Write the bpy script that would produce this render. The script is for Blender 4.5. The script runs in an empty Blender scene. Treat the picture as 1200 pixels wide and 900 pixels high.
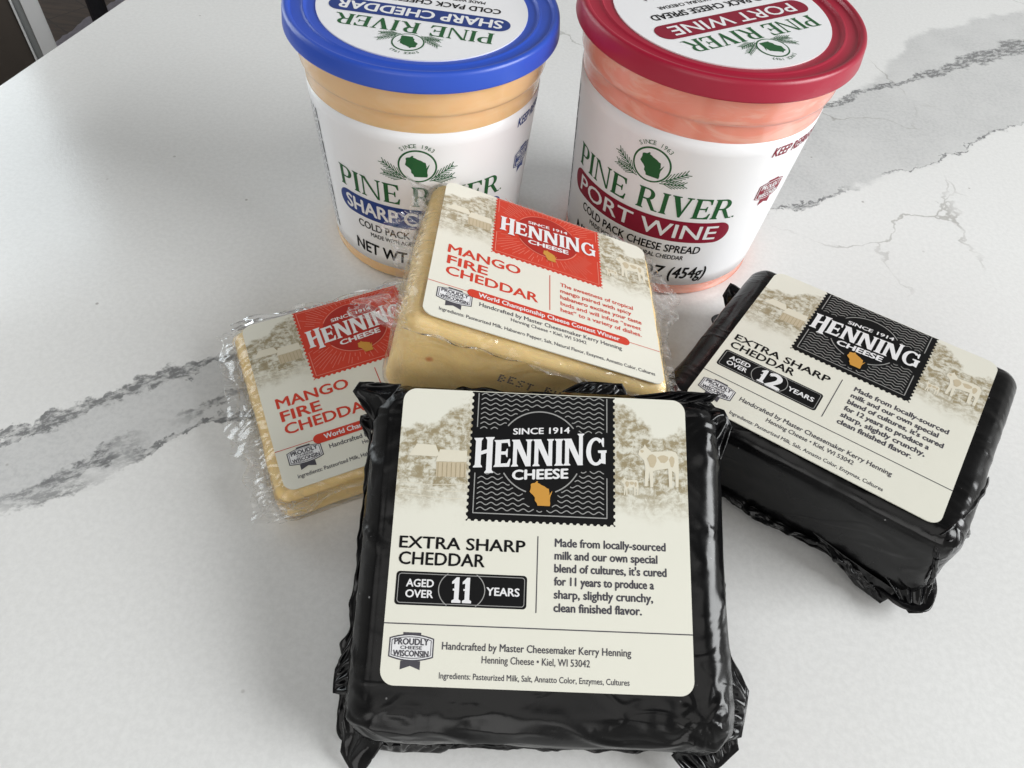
import bpy, bmesh, math, random
from mathutils import Vector, Matrix, noise
from mathutils.geometry import tessellate_polygon
R = math.radians
random.seed(7)
scene = bpy.context.scene
col = scene.collection

# ------------------------------------------------------------------ camera
F, PITCH, ROLL, CAMH = 859.77, 0.90665, 0.12974, 0.26398
cd = bpy.data.cameras.new('camera'); cam = bpy.data.objects.new('camera', cd); col.objects.link(cam)
cd.sensor_width = 36; cd.lens = F/1200*36; cd.clip_start = 0.01; cd.clip_end = 60
fw = Vector((0, math.cos(PITCH), -math.sin(PITCH))); r0 = Vector((1, 0, 0)); u0 = Vector((0, math.sin(PITCH), math.cos(PITCH)))
rt = r0*math.cos(ROLL) + u0*math.sin(ROLL); up = u0*math.cos(ROLL) - r0*math.sin(ROLL)
cam.matrix_world = Matrix(((rt.x, up.x, -fw.x, 0), (rt.y, up.y, -fw.y, 0), (rt.z, up.z, -fw.z, CAMH), (0, 0, 0, 1)))
scene.camera = cam

# ------------------------------------------------------------------ world and lamps (indoor window light plus added fills)
w = bpy.data.worlds.new('World'); scene.world = w; w.use_nodes = True
bg = w.node_tree.nodes['Background']; bg.inputs[1].default_value = 1.0
# a room: lighter towards the walls and windows, dimmer straight up
wt = w.node_tree; wtc = wt.nodes.new('ShaderNodeTexCoord'); wsp = wt.nodes.new('ShaderNodeSeparateXYZ'); wmr = wt.nodes.new('ShaderNodeMapRange'); wmx = wt.nodes.new('ShaderNodeMix')
wmr.interpolation_type = 'SMOOTHSTEP'; wmr.inputs['From Min'].default_value = .1; wmr.inputs['From Max'].default_value = .85; wmx.data_type = 'RGBA'
wmx.inputs[6].default_value = (.46, .455, .44, 1); wmx.inputs[7].default_value = (.15, .148, .143, 1)
wt.links.new(wtc.outputs['Generated'], wsp.inputs[0]); wt.links.new(wsp.outputs[2], wmr.inputs[0]); wt.links.new(wmr.outputs[0], wmx.inputs[0]); wt.links.new(wmx.outputs[2], bg.inputs[0])
def area(name, loc, target, sx, sy, power, color=(1, 1, 1)):
    l = bpy.data.lights.new(name, 'AREA'); l.shape = 'RECTANGLE'; l.size = sx; l.size_y = sy; l.energy = power; l.color = color
    o = bpy.data.objects.new(name, l); col.objects.link(o); o.location = loc
    o.rotation_euler = (Vector(target)-Vector(loc)).to_track_quat('-Z', 'Y').to_euler()
    return o
area('window_light', (1.75, .0, 1.0), (.0, .25, .05), 1.2, .9, 50, (.975, .995, 1.0))
area('patio_door_light', (-1.215, .925, .45), (-.31, .335, .45), .78, 1.1, 11, (.90, .97, 1.0))
area('overhead_fill_light', (-.1, -.7, 1.7), (-.1, .4, 0), 1.4, .9, 4.5, (1.0, .98, .95))  # soft fill added above and behind the camera, no real fixture
area('front_fill_light', (-.35, -1.7, 1.0), (-.3, .6, -.1), 1.6, 1.0, 11, (1.0, .99, .97))  # unseen frontal fill added to brighten the door post and tub fronts
scene.view_settings.view_transform = 'Standard'; scene.view_settings.look = 'None'
scene.view_settings.exposure = -0.05; scene.view_settings.gamma = 1.0
scene.render.engine = 'CYCLES'
scene.cycles.max_bounces = 10; scene.cycles.transparent_max_bounces = 24

# ------------------------------------------------------------------ node helpers
class NT:
    def __init__(s, name):
        s.m = bpy.data.materials.new(name); s.m.use_nodes = True
        s.t = s.m.node_tree; s.b = s.t.nodes['Principled BSDF']; s.out = s.t.nodes['Material Output']
    def n(s, typ, **kw):
        nd = s.t.nodes.new(typ)
        for k, v in kw.items():
            if k.startswith('i_'): nd.inputs[k[2:].replace('_', ' ')].default_value = v
            else: setattr(nd, k, v)
        return nd
    def l(s, a, b): s.t.links.new(a, b)
    def val(s, x, sock):
        if isinstance(x, (int, float)): sock.default_value = x
        else: s.l(x, sock)
    def math(s, op, a, b=0.0, c=0.0, clamp=False):
        nd = s.n('ShaderNodeMath', operation=op, use_clamp=clamp)
        for i, x in enumerate((a, b, c)): s.val(x, nd.inputs[i])
        return nd.outputs[0]
    def smooth(s, x, lo, hi, a=0.0, b=1.0):
        nd = s.n('ShaderNodeMapRange', interpolation_type='SMOOTHSTEP', clamp=True)
        for k, v in (('Value', x), ('From Min', lo), ('From Max', hi), ('To Min', a), ('To Max', b)): s.val(v, nd.inputs[k])
        return nd.outputs[0]
    def mix(s, f, a, b):
        nd = s.n('ShaderNodeMix', data_type='RGBA')
        s.val(f, nd.inputs[0])
        for x, k in ((a, 6), (b, 7)):
            if isinstance(x, tuple): nd.inputs[k].default_value = (*x, 1) if len(x) == 3 else x
            else: s.l(x, nd.inputs[k])
        return nd.outputs[2]
    def obj(s): return s.n('ShaderNodeTexCoord').outputs['Object']
    def noise(s, vec, scale, detail=4, rough=.55, dist=0.0):
        nd = s.n('ShaderNodeTexNoise'); s.l(vec, nd.inputs['Vector'])
        nd.inputs['Scale'].default_value = scale; nd.inputs['Detail'].default_value = detail
        nd.inputs['Roughness'].default_value = rough; nd.inputs['Distortion'].default_value = dist
        return nd.outputs[0]
    def vmap(s, vec, loc=(0, 0, 0), rot=(0, 0, 0), sc=(1, 1, 1)):
        nd = s.n('ShaderNodeMapping'); s.l(vec, nd.inputs[0])
        nd.inputs[1].default_value = loc; nd.inputs[2].default_value = rot; nd.inputs[3].default_value = sc
        return nd.outputs[0]
    def bump(s, h, strength=.3, dist=.001):
        nd = s.n('ShaderNodeBump'); nd.inputs['Strength'].default_value = strength; nd.inputs['Distance'].default_value = dist
        s.l(h, nd.inputs['Height']); s.l(nd.outputs[0], s.b.inputs['Normal'])
    def set(s, **kw):
        for k, v in kw.items():
            k = k.replace('_', ' ')
            if hasattr(v, 'links') or isinstance(v, bpy.types.NodeSocket): s.l(v, s.b.inputs[k])
            else: s.b.inputs[k].default_value = (*v, 1) if isinstance(v, tuple) and len(v) == 3 and k in ('Base Color',) else v
        return s

def ink(name, c, rough=.42):
    t = NT(name); o = t.obj()
    f = t.noise(o, 900, 2)
    t.set(Base_Color=t.mix(t.math('MULTIPLY', f, .16), c, tuple(min(1, x*.8+.006) for x in c)), Roughness=rough)
    t.b.inputs['Specular IOR Level'].default_value = .16
    return t.m
M = {}
M['black'] = ink('black_ink', (.004, .004, .0045), .55)
M['white'] = ink('white_ink', (.78, .78, .79))
M['greyline'] = ink('grey_ink', (.33, .33, .32))
M['darkgrey'] = ink('dark_grey_ink', (.075, .072, .085))
M['gold'] = ink('gold_ink', (.58, .29, .055))
M['red'] = ink('red_ink', (.60, .055, .030))
M['deepred'] = ink('deep_red_ink', (.40, .028, .020))
M['pink'] = ink('pale_red_ink', (.72, .24, .18))
M['green'] = ink('green_ink', (.022, .105, .036))
M['navy'] = ink('navy_ink', (.024, .050, .21))
M['wine'] = ink('wine_ink', (.24, .012, .032))
M['cowcream'] = ink('cream_ink', (.72, .68, .56))
M['sepia'] = ink('sepia_ink', (.55, .47, .33))
M['sepiadark'] = ink('dark_sepia_ink', (.40, .33, .21))

def label_paper():
    # cream paper printed with a faded sepia countryside along the two upper sides
    t = NT('cream_label_paper'); o = t.obj()
    sep = t.n('ShaderNodeSeparateXYZ'); t.l(o, sep.inputs[0]); x, y = sep.outputs[0], sep.outputs[1]
    n1 = t.noise(o, 90, 5, .6); n2 = t.noise(o, 420, 6, .72, .4); n3 = t.noise(t.vmap(o, sc=(1, 2.6, 1)), 150, 4, .6)
    wob = t.math('MULTIPLY', t.math('SUBTRACT', n1, .5), .022)
    yy = t.math('ADD', y, wob)
    # top of the trees, higher towards the stamp
    ax = t.math('ABSOLUTE', x)
    topy = t.smooth(ax, .024, .040, .045, .0365)
    top = t.smooth(t.math('SUBTRACT', topy, yy), -.0008, .0025)
    bot = t.smooth(yy, .004, .018)
    side = t.smooth(ax, .0225, .024)
    mask = t.math('MULTIPLY', t.math('MULTIPLY', top, bot), side)
    tex = t.smooth(t.math('ADD', t.math('MULTIPLY', n2, .75), t.math('MULTIPLY', n3, .42)), .48, .68)
    amt = t.math('MULTIPLY', mask, t.math('MULTIPLY_ADD', tex, .80, .16))
    c = t.mix(amt, (.75, .74, .65), (.29, .235, .13))
    t.set(Base_Color=c, Roughness=.34); t.b.inputs['Specular IOR Level'].default_value = .4; t.bump(t.noise(o, 30, 3, .5), .10, .003)
    return t.m
M['paper'] = label_paper()
def white_paper():
    t = NT('white_label_plastic'); o = t.obj()
    t.set(Base_Color=t.mix(t.noise(o, 60, 3), (.80, .80, .82), (.84, .835, .845)), Roughness=.33)
    return t.m
M['wpaper'] = white_paper()

def black_wrap():
    t = NT('black_shrink_wrap'); o = t.obj()
    n1 = t.noise(o, 40, 3, .5, .6); n2 = t.noise(t.vmap(o, rot=(.3, .2, .7), sc=(1, 1.5, 1.2)), 34, 2, .5, 1.4); n3 = t.noise(o, 600, 2)
    cr = t.noise(t.vmap(o, rot=(.5, .1, .4), sc=(1, 1.8, 1)), 30, 2, .5, .7)
    crease = t.math('MULTIPLY', t.smooth(t.math('ABSOLUTE', t.math('SUBTRACT', cr, .5)), .045, .0), t.smooth(t.noise(o, 26, 2), .50, .62))
    t.set(Base_Color=t.mix(n1, (.0018, .0018, .002), (.0035, .0035, .004)), Roughness=t.smooth(n1, .35, .7, .17, .32))
    t.b.inputs['Specular IOR Level'].default_value = .33
    dv = t.n('ShaderNodeTexVoronoi'); t.l(o, dv.inputs['Vector']); dv.inputs['Scale'].default_value = 260
    dust = t.math('MULTIPLY', t.smooth(dv.outputs['Distance'], .11, .05), t.smooth(t.noise(o, 75, 2), .60, .64))
    t.set(Base_Color=t.mix(t.math('MULTIPLY', dust, .5), t.mix(n1, (.0018, .0018, .002), (.0035, .0035, .004)), (.45, .45, .45)))
    h = t.math('ADD', t.math('ADD', t.math('MULTIPLY', n2, .9), t.math('MULTIPLY', n3, .012)), t.math('MULTIPLY', crease, .30))
    t.bump(h, .22, .003)
    return t.m
M['wrap'] = black_wrap()
def seam_mat():
    t = NT('black_wrap_seam'); o = t.obj()
    n1 = t.noise(o, 160, 2, .5, .8)
    t.b.inputs['Specular IOR Level'].default_value = .32; t.set(Base_Color=(.002, .002, .0025), Roughness=.18); t.bump(n1, .2, .0012)
    return t.m
M['seam'] = seam_mat()
def cheese_mat():
    t = NT('cheddar'); o = t.obj()
    n1 = t.noise(o, 45, 5, .6); n2 = t.noise(o, 260, 4, .6)
    base = t.mix(n1, (.86, .62, .265), (.89, .68, .33))
    v = t.n('ShaderNodeTexVoronoi'); t.l(o, v.inputs['Vector']); v.inputs['Scale'].default_value = 55
    spot = t.math('MULTIPLY', t.smooth(v.outputs['Distance'], .15, .06), t.smooth(t.noise(o, 30, 2), .54, .60))
    t.set(Base_Color=t.mix(spot, base, (.55, .13, .03)), Roughness=.38)
    t.b.inputs['Subsurface Weight'].default_value = .25; t.b.inputs['Subsurface Radius'].default_value = (.008, .005, .002); t.b.inputs['Subsurface Scale'].default_value = .5
    t.bump(n2, .12, .0006)
    return t.m
M['cheese'] = cheese_mat()
def film_mat(name, haze, rough, fk, bs):
    t = NT(name); o = t.obj()
    n0 = t.noise(t.vmap(o, rot=(.4, .3, .5), sc=(1, 2.0, 1.3)), 38, 2, .5, 1.2)
    n1 = t.math('SUBTRACT', 1.0, t.math('MULTIPLY', t.math('ABSOLUTE', t.math('SUBTRACT', n0, .5)), 6.0))
    t.bump(n1, bs, .0022)
    nrm = t.b.inputs['Normal'].links[0].from_socket
    n2 = t.noise(t.vmap(o, rot=(.2, .6, .9), sc=(1, 2.4, 1.2)), 75, 3, .6, 1.0)
    hz = t.math('MULTIPLY_ADD', t.smooth(t.math('ABSOLUTE', t.math('SUBTRACT', n2, .5)), .030, .004), .75, t.math('MULTIPLY', t.smooth(n1, .55, 1.0), .35))
    tr = t.n('ShaderNodeBsdfTransparent'); gl = t.n('ShaderNodeBsdfGlossy'); gl.inputs['Roughness'].default_value = rough
    gl.inputs['Color'].default_value = (.95, .95, .95, 1)
    di = t.n('ShaderNodeBsdfTranslucent'); di.inputs['Color'].default_value = (.8, .8, .8, 1)
    df = t.n('ShaderNodeBsdfDiffuse'); df.inputs['Color'].default_value = (.8, .8, .8, 1)
    t.l(nrm, gl.inputs['Normal'])
    fr = t.n('ShaderNodeLayerWeight'); fr.inputs['Blend'].default_value = .42; t.l(nrm, fr.inputs['Normal'])
    m0 = t.n('ShaderNodeMixShader'); m0.inputs[0].default_value = .5; t.l(di.outputs[0], m0.inputs[1]); t.l(df.outputs[0], m0.inputs[2])
    m1 = t.n('ShaderNodeMixShader'); t.l(t.math('MULTIPLY', hz, haze), m1.inputs[0]); t.l(tr.outputs[0], m1.inputs[1]); t.l(m0.outputs[0], m1.inputs[2])
    m2 = t.n('ShaderNodeMixShader'); t.l(t.math('MINIMUM', t.math('MULTIPLY', fr.outputs['Fresnel'], fk), .75), m2.inputs[0]); t.l(m1.outputs[0], m2.inputs[1]); t.l(gl.outputs[0], m2.inputs[2])
    t.l(m2.outputs[0], t.out.inputs['Surface'])
    return t.m
M['film'] = film_mat('cling_film', .10, .12, .45, .40)
M['filmfold'] = film_mat('gathered_cling_film', .50, .16, .95, .30)

def tub_body_mat(name, a, b, smear, amount):
    t = NT(name); o = t.obj()
    n1 = t.noise(t.vmap(o, sc=(1, 1, 1.6)), 38, 6, .62, .8); n2 = t.noise(t.vmap(o, sc=(1, 1, 3.2)), 26, 4, .6, 1.6)
    c = t.mix(n1, a, b); c = t.mix(t.math('MULTIPLY', t.smooth(n2, .46, .62), amount), c, smear)
    t.set(Base_Color=c, Roughness=.2)
    t.b.inputs['Subsurface Weight'].default_value = .35; t.b.inputs['Subsurface Radius'].default_value = (.008, .004, .002); t.b.inputs['Subsurface Scale'].default_value = .6
    t.b.inputs['Coat Weight'].default_value = .5; t.b.inputs['Coat Roughness'].default_value = .12
    t.bump(n2, .08, .002)
    return t.m
M['tub_cheddar'] = tub_body_mat('cheddar_spread_tub', (.76, .475, .225), (.79, .51, .26), (.80, .56, .32), .35)
M['tub_wine'] = tub_body_mat('wine_spread_tub', (.80, .255, .175), (.82, .33, .25), (.85, .52, .42), .50)
def lid_mat(name, c):
    t = NT(name); o = t.obj()
    n = t.noise(o, 500, 2); n2 = t.noise(o, 25, 4)
    t.set(Base_Color=t.mix(n2, c, tuple(x*1.12 for x in c)), Roughness=t.smooth(n2, .3, .7, .30, .42)); t.bump(n, .05, .0004)
    return t.m
M['lid_blue'] = lid_mat('blue_lid_plastic', (.022, .075, .46))
M['lid_red'] = lid_mat('dark_red_lid_plastic', (.33, .006, .030))

def quartz():
    # white quartz with one wide grey vein; u runs along the vein, v across it (metres)
    t = NT('veined_white_quartz'); o = t.obj()
    big = t.noise(o, 7, 5, .6); med = t.noise(o, 45, 6, .68, .3); fine = t.noise(o, 420, 4, .7); cl = t.noise(o, 2.2, 3)
    rot = t.vmap(o, rot=(0, 0, -R(34)))
    sp = t.n('ShaderNodeSeparateXYZ'); t.l(rot, sp.inputs[0]); u, v0 = sp.outputs[0], sp.outputs[1]
    wob = t.math('ADD', t.math('MULTIPLY', t.math('SUBTRACT', big, .5), .042), t.math('MULTIPLY_ADD', t.math('SUBTRACT', med, .5), .022, t.math('MULTIPLY', t.math('SUBTRACT', t.noise(o, 170, 4, .65), .5), .0075)))
    v = t.math('ADD', v0, wob)
    lower = t.math('ADD', .2030, t.smooth(u, .02, .34, 0, .0165))
    upper = t.math('ADD', .2345, t.smooth(u, .0, .46, 0, .066))
    outer = t.math('ADD', upper, t.smooth(u, .44, .60, 0, .048))
    dl = t.math('SUBTRACT', v, lower); du = t.math('SUBTRACT', v, upper); do = t.math('SUBTRACT', v, outer)
    band = t.math('MULTIPLY', t.smooth(dl, -.003, .004), t.smooth(do, .004, -.004))
    blotch = t.smooth(t.noise(o, 16, 5, .65), .28, .72, .6, 1.0)
    grain = t.smooth(fine, .35, .68, .55, 1.0)
    bandf = t.math('MULTIPLY', t.math('MULTIPLY', band, blotch), grain)
    speck = t.smooth(t.noise(t.vmap(rot, sc=(1, 2.0, 1)), 150, 6, .75), .40, .56)
    wl = t.math('MULTIPLY', t.smooth(t.noise(o, 13, 3), .32, .68, .3, 1.8), t.smooth(u, -.02, .25, .0034, .0014))
    wu = t.math('MULTIPLY', t.smooth(t.noise(t.vmap(o, loc=(3, 1, 0)), 12, 3), .3, .7, .35, 1.7), t.math('ADD', t.smooth(u, .02, -.09, .0017, .0062), t.smooth(u, .40, .58, 0, .0075)))
    linel = t.math('MULTIPLY', t.smooth(t.math('DIVIDE', t.math('ABSOLUTE', t.math('SUBTRACT', dl, .001)), wl), 1.0, .65), t.smooth(t.noise(t.vmap(o, loc=(7, 2, 0)), 14, 3), .34, .52))
    lineu = t.smooth(t.math('DIVIDE', t.math('ABSOLUTE', du), wu), 1.0, .62)
    midv = t.math('SUBTRACT', t.math('ADD', v, t.math('MULTIPLY', u, -.10)), .2135)
    linem = t.math('MULTIPLY', t.math('MULTIPLY', t.smooth(t.math('ABSOLUTE', midv), .0038, .0020), t.smooth(u, .06, -.01)), t.smooth(t.noise(t.vmap(o, loc=(1, 9, 0)), 20, 3), .42, .6))
    lines = t.math('MULTIPLY', t.math('MAXIMUM', t.math('MAXIMUM', linel, linem), lineu), t.math('MULTIPLY_ADD', speck, .82, .18))
    # hairline cracks beyond the band
    vo = t.n('ShaderNodeTexVoronoi', feature='DISTANCE_TO_EDGE'); vo.inputs['Scale'].default_value = 7.5
    wv = t.n('ShaderNodeTexNoise'); t.l(o, wv.inputs['Vector']); wv.inputs['Scale'].default_value = 24; wv.inputs['Detail'].default_value = 5
    va = t.n('ShaderNodeVectorMath', operation='MULTIPLY_ADD'); t.l(wv.outputs['Color'], va.inputs[0]); va.inputs[1].default_value = (.05, .05, .05); t.l(o, va.inputs[2])
    t.l(va.outputs[0], vo.inputs['Vector'])
    crack = t.math('MULTIPLY', t.smooth(vo.outputs['Distance'], .0065, .0015), t.smooth(t.noise(t.vmap(o, loc=(4, 4, 0)), 9, 3), .44, .57))
    crack = t.math('MULTIPLY', crack, t.math('MULTIPLY', t.smooth(u, .24, .32), t.smooth(v, .10, .14)))
    dots = t.n('ShaderNodeTexVoronoi'); t.l(o, dots.inputs['Vector']); dots.inputs['Scale'].default_value = 95
    dot = t.math('MULTIPLY', t.smooth(dots.outputs['Distance'], .10, .05), t.smooth(t.noise(o, 33, 2), .60, .66))
    base = t.mix(t.smooth(fine, .3, .7), (.72, .72, .71), (.78, .78, .77))
    base = t.mix(t.math('MULTIPLY', t.smooth(cl, .4, .7), .25), base, (.64, .63, .61))
    c = t.mix(t.math('MULTIPLY', bandf, .70), base, (.36, .365, .37))
    c = t.mix(t.math('MULTIPLY', crack, .55), c, (.25, .235, .21))
    c = t.mix(t.math('MULTIPLY', lines, .85), c, (.125, .128, .132))
    c = t.mix(t.math('MULTIPLY', dot, .6), c, (.22, .20, .18))
    t.set(Base_Color=c, Roughness=t.smooth(med, .3, .7, .10, .16))
    t.b.inputs['Specular IOR Level'].default_value = .5
    t.bump(t.math('ADD', fine, t.math('MULTIPLY', med, .5)), .10, .0006)
    return t.m
M['quartz'] = quartz()
def plain(name, c, rough=.5, var=.12, scale=30):
    t = NT(name); o = t.obj()
    t.set(Base_Color=t.mix(t.noise(o, scale, 4), tuple(x*(1-var) for x in c), tuple(x*(1+var) for x in c)), Roughness=rough)
    return t.m
def wood():
    t = NT('brown_wood_floor'); o = t.obj()
    br = t.n('ShaderNodeTexBrick'); t.l(t.vmap(o, rot=(0, 0, .6)), br.inputs['Vector']); br.inputs['Scale'].default_value = 1.0
    br.inputs['Brick Width'].default_value = 1.2; br.inputs['Row Height'].default_value = .12; br.inputs['Mortar Size'].default_value = .002
    for k, c in (('Color1', (.085, .048, .030)), ('Color2', (.13, .085, .06)), ('Mortar', (.02, .014, .01))): br.inputs[k].default_value = (*c, 1)
    g = t.noise(t.vmap(o, rot=(0, 0, .6), sc=(2, 28, 1)), 3, 6, .65, .6)
    t.set(Base_Color=t.mix(t.smooth(g, .35, .7), br.outputs[0], (.05, .032, .022)), Roughness=.38)
    return t.m
M['wood'] = wood()
M['trim'] = plain('white_trim_paint', (.84, .85, .86), .35, .03)
M['trimgroove'] = plain('shaded_trim_grey', (.27, .28, .28), .5, .06)  # shaded strip of the white trim, its shade put into the grey
M['door'] = plain('dark_brown_laminate', (.075, .062, .052), .5, .1)
def glass():
    t = NT('door_glass'); t.set(Base_Color=(.9, .93, .95), Roughness=.03); t.b.inputs['Transmission Weight'].default_value = 1.0; return t.m
M['glass'] = glass()
M['darkmetal'] = plain('black_metal', (.012, .012, .016), .35, .1)
M['rug'] = plain('pale_lilac_fringe', (.42, .40, .46), .8, .3, 120)
M['basewood'] = plain('island_panel', (.5, .5, .49), .5, .05)

# ------------------------------------------------------------------ mesh helpers
def link(name, me, mats, parent=None, smooth=False):
    o = bpy.data.objects.new(name, me); col.objects.link(o)
    for m in (mats if isinstance(mats, (list, tuple)) else [mats]): me.materials.append(m)
    if smooth: me.polygons.foreach_set('use_smooth', [True]*len(me.polygons))
    if parent: o.parent = parent
    return o
def mesh(name, verts, faces):
    me = bpy.data.meshes.new(name); me.from_pydata([tuple(v) for v in verts], [], faces); me.update(); return me
def tag(o, label=None, cat=None, group=None, kind=None):
    for k, v in (('label', label), ('category', cat), ('group', group), ('kind', kind)):
        if v: o[k] = v
    return o
def empty(name, loc=(0, 0, 0), rot=None):
    o = bpy.data.objects.new(name, None); col.objects.link(o); o.location = loc; o.empty_display_size = .02
    if rot is not None: o.rotation_euler = rot.to_euler()
    return o
def bevel_box(name, x0, x1, y0, y1, z0, z1, mat, parent=None, b=.004):
    bm = bmesh.new(); bmesh.ops.create_cube(bm, size=1)
    for v in bm.verts: v.co = Vector(((x0+x1)/2+v.co.x*(x1-x0), (y0+y1)/2+v.co.y*(y1-y0), (z0+z1)/2+v.co.z*(z1-z0)))
    if b: bmesh.ops.bevel(bm, geom=bm.edges[:], offset=b, segments=2, affect='EDGES')
    me = bpy.data.meshes.new(name); bm.to_mesh(me); bm.free()
    return link(name, me, mat, parent)
def N3(p, s=1.0): return noise.noise(Vector(p)*s)
def fbm(p, s, oct=4):
    p = Vector(p)*s; a = 1.0; r = 0.0
    for i in range(oct): r += a*noise.noise(p); p = p*2.03+Vector((3.1, 7.7, 1.3)); a *= .5
    return r
def ridge(p, s, oct=3):
    p = Vector(p)*s; a = 1.0; r = 0.0
    for i in range(oct): r += a*(1-2*abs(noise.noise(p))); p = p*2.1+Vector((1.7, 9.2, 4.1)); a *= .5
    return r

# ------------------------------------------------------------------ flat print ("art"): pieces in millimetres, stacked by layer
_txt = {}
def raw_text(s, bold=0.0, shear=0.0):
    k = (s, bold, shear)
    if k in _txt: return _txt[k]
    cu = bpy.data.curves.new('lettering', 'FONT'); cu.body = s; cu.size = 1; cu.shear = shear; cu.resolution_u = 3
    cu.dimensions = '2D'; cu.fill_mode = 'FRONT'
    ob = bpy.data.objects.new('lettering', cu); col.objects.link(ob)
    bpy.context.view_layer.update()
    me = bpy.data.meshes.new_from_object(ob.evaluated_get(bpy.context.evaluated_depsgraph_get()))
    V = [(v.co.x, v.co.y) for v in me.vertices]; Fc = [tuple(p.vertices) for p in me.polygons]
    bpy.data.objects.remove(ob); bpy.data.curves.remove(cu); bpy.data.meshes.remove(me)
    _txt[k] = (V, Fc); return _txt[k]
def cap_h(bold): 
    V, _ = raw_text('H', bold); ys = [v[1] for v in V]; return min(ys), max(ys)
class Art:
    def __init__(s): s.V = []; s.F = []; s.mi = []; s.mats = []; s.tf = None; s.k = 0
    def add(s, V, Fc, mat, layer):
        if mat not in s.mats: s.mats.append(mat)
        i = s.mats.index(mat); o = len(s.V); s.k = (s.k+1) % 16
        z = layer*.05 + s.k*.003
        for (x, y) in V:
            if s.tf: x, y = s.tf(x, y)
            s.V.append((x, y, z))
        for f in Fc:
            a = [V[j] for j in f]
            ar = sum(a[j][0]*a[(j+1) % len(a)][1]-a[(j+1) % len(a)][0]*a[j][1] for j in range(len(a)))
            f = tuple(o+j for j in f)
            s.F.append(f if ar > 0 else f[::-1]); s.mi.append(i)
    def poly(s, pts, mat, layer, holes=()):
        loops = [[Vector((x, y, 0)) for x, y in pts]]+[[Vector((x, y, 0)) for x, y in h] for h in holes]
        V = [(v.x, v.y) for lp in loops for v in lp]
        s.add(V, tessellate_polygon(loops), mat, layer)
    def rect(s, x0, y0, x1, y1, mat, layer): s.poly([(x0, y0), (x1, y0), (x1, y1), (x0, y1)], mat, layer)
    def line(s, pts, wd, mat, layer):
        V = []; n = len(pts)
        for i, (x, y) in enumerate(pts):
            a = pts[max(0, i-1)]; b = pts[min(n-1, i+1)]; dx, dy = b[0]-a[0], b[1]-a[1]; L = math.hypot(dx, dy) or 1
            V += [(x-dy/L*wd/2, y+dx/L*wd/2), (x+dy/L*wd/2, y-dx/L*wd/2)]
        s.add(V, [(2*i, 2*i+1, 2*i+3, 2*i+2) for i in range(n-1)], mat, layer)
    def ring(s, cx, cy, rx, ry, wd, mat, layer, a0=0, a1=360, n=72):
        s.line([(cx+rx*math.cos(R(a0+(a1-a0)*i/n)), cy+ry*math.sin(R(a0+(a1-a0)*i/n))) for i in range(n+1)], wd, mat, layer)
    def disc(s, cx, cy, rx, ry, mat, layer, n=64): s.poly([(cx+rx*math.cos(2*math.pi*i/n), cy+ry*math.sin(2*math.pi*i/n)) for i in range(n)], mat, layer)
    def text(s, t, x0, y0, x1, cap, mat, layer, bold=0.0, shear=0.0):
        V, Fc = raw_text(t, bold, shear)
        b0, b1 = cap_h(bold); mx0 = min(v[0] for v in V); mx1 = max(v[0] for v in V)
        sx = (x1-x0)/(mx1-mx0); sy = cap/(b1-b0)
        k = max(0, bold)*1.35
        for dx, dy in (((-k, 0), (k, 0), (0, k*.7), (0, -k*.7)) if k else ((0, 0),)):
            s.add([(x0+(x-mx0+dx)*sx, y0+(y-b0+dy)*sy) for x, y in V], Fc, mat, layer)
    def arctext(s, t, cx, cy, r, a0, a1, cap, mat, layer, bold=0.0, wd=.75):
        n = len(t)
        for i, ch in enumerate(t):
            if ch == ' ': continue
            a = R(a0+(a1-a0)*i/(n-1)); V, Fc = raw_text(ch, bold); b0, b1 = cap_h(bold)
            m = (min(v[0] for v in V)+max(v[0] for v in V))/2; sc = cap/(b1-b0)
            W = []
            for x, y in V:
                lx, ly = (x-m)*sc*wd/.75, (y-b0)*sc+r
                W.append((cx+lx*math.sin(a)+ly*math.cos(a), cy-lx*math.cos(a)+ly*math.sin(a)))
            s.add(W, Fc, mat, layer)
    def build(s, name, parent, fn=None, cut=None):
        bm = bmesh.new(); vs = [bm.verts.new(v) for v in s.V]
        for f, i in zip(s.F, s.mi):
            try: fc = bm.faces.new([vs[j] for j in f]); fc.material_index = i
            except ValueError: pass
        if cut:
            x = cut[0]
            while x <= cut[1]:
                bmesh.ops.bisect_plane(bm, geom=bm.verts[:]+bm.edges[:]+bm.faces[:], plane_co=(x, 0, 0), plane_no=(1, 0, 0)); x += cut[2]
        for v in bm.verts: v.co = fn(v.co) if fn else v.co*.001
        me = bpy.data.meshes.new(name); bm.to_mesh(me); bm.free()
        return link(name, me, [M[m] for m in s.mats], parent)
def rrect(x0, y0, x1, y1, r, n=8):
    P = []
    for cx, cy, a in ((x1-r, y1-r, 0), (x0+r, y1-r, 90), (x0+r, y0+r, 180), (x1-r, y0+r, 270)):
        P += [(cx+r*math.cos(R(a+90*i/n)), cy+r*math.sin(R(a+90*i/n))) for i in range(n+1)]
    return P

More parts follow.
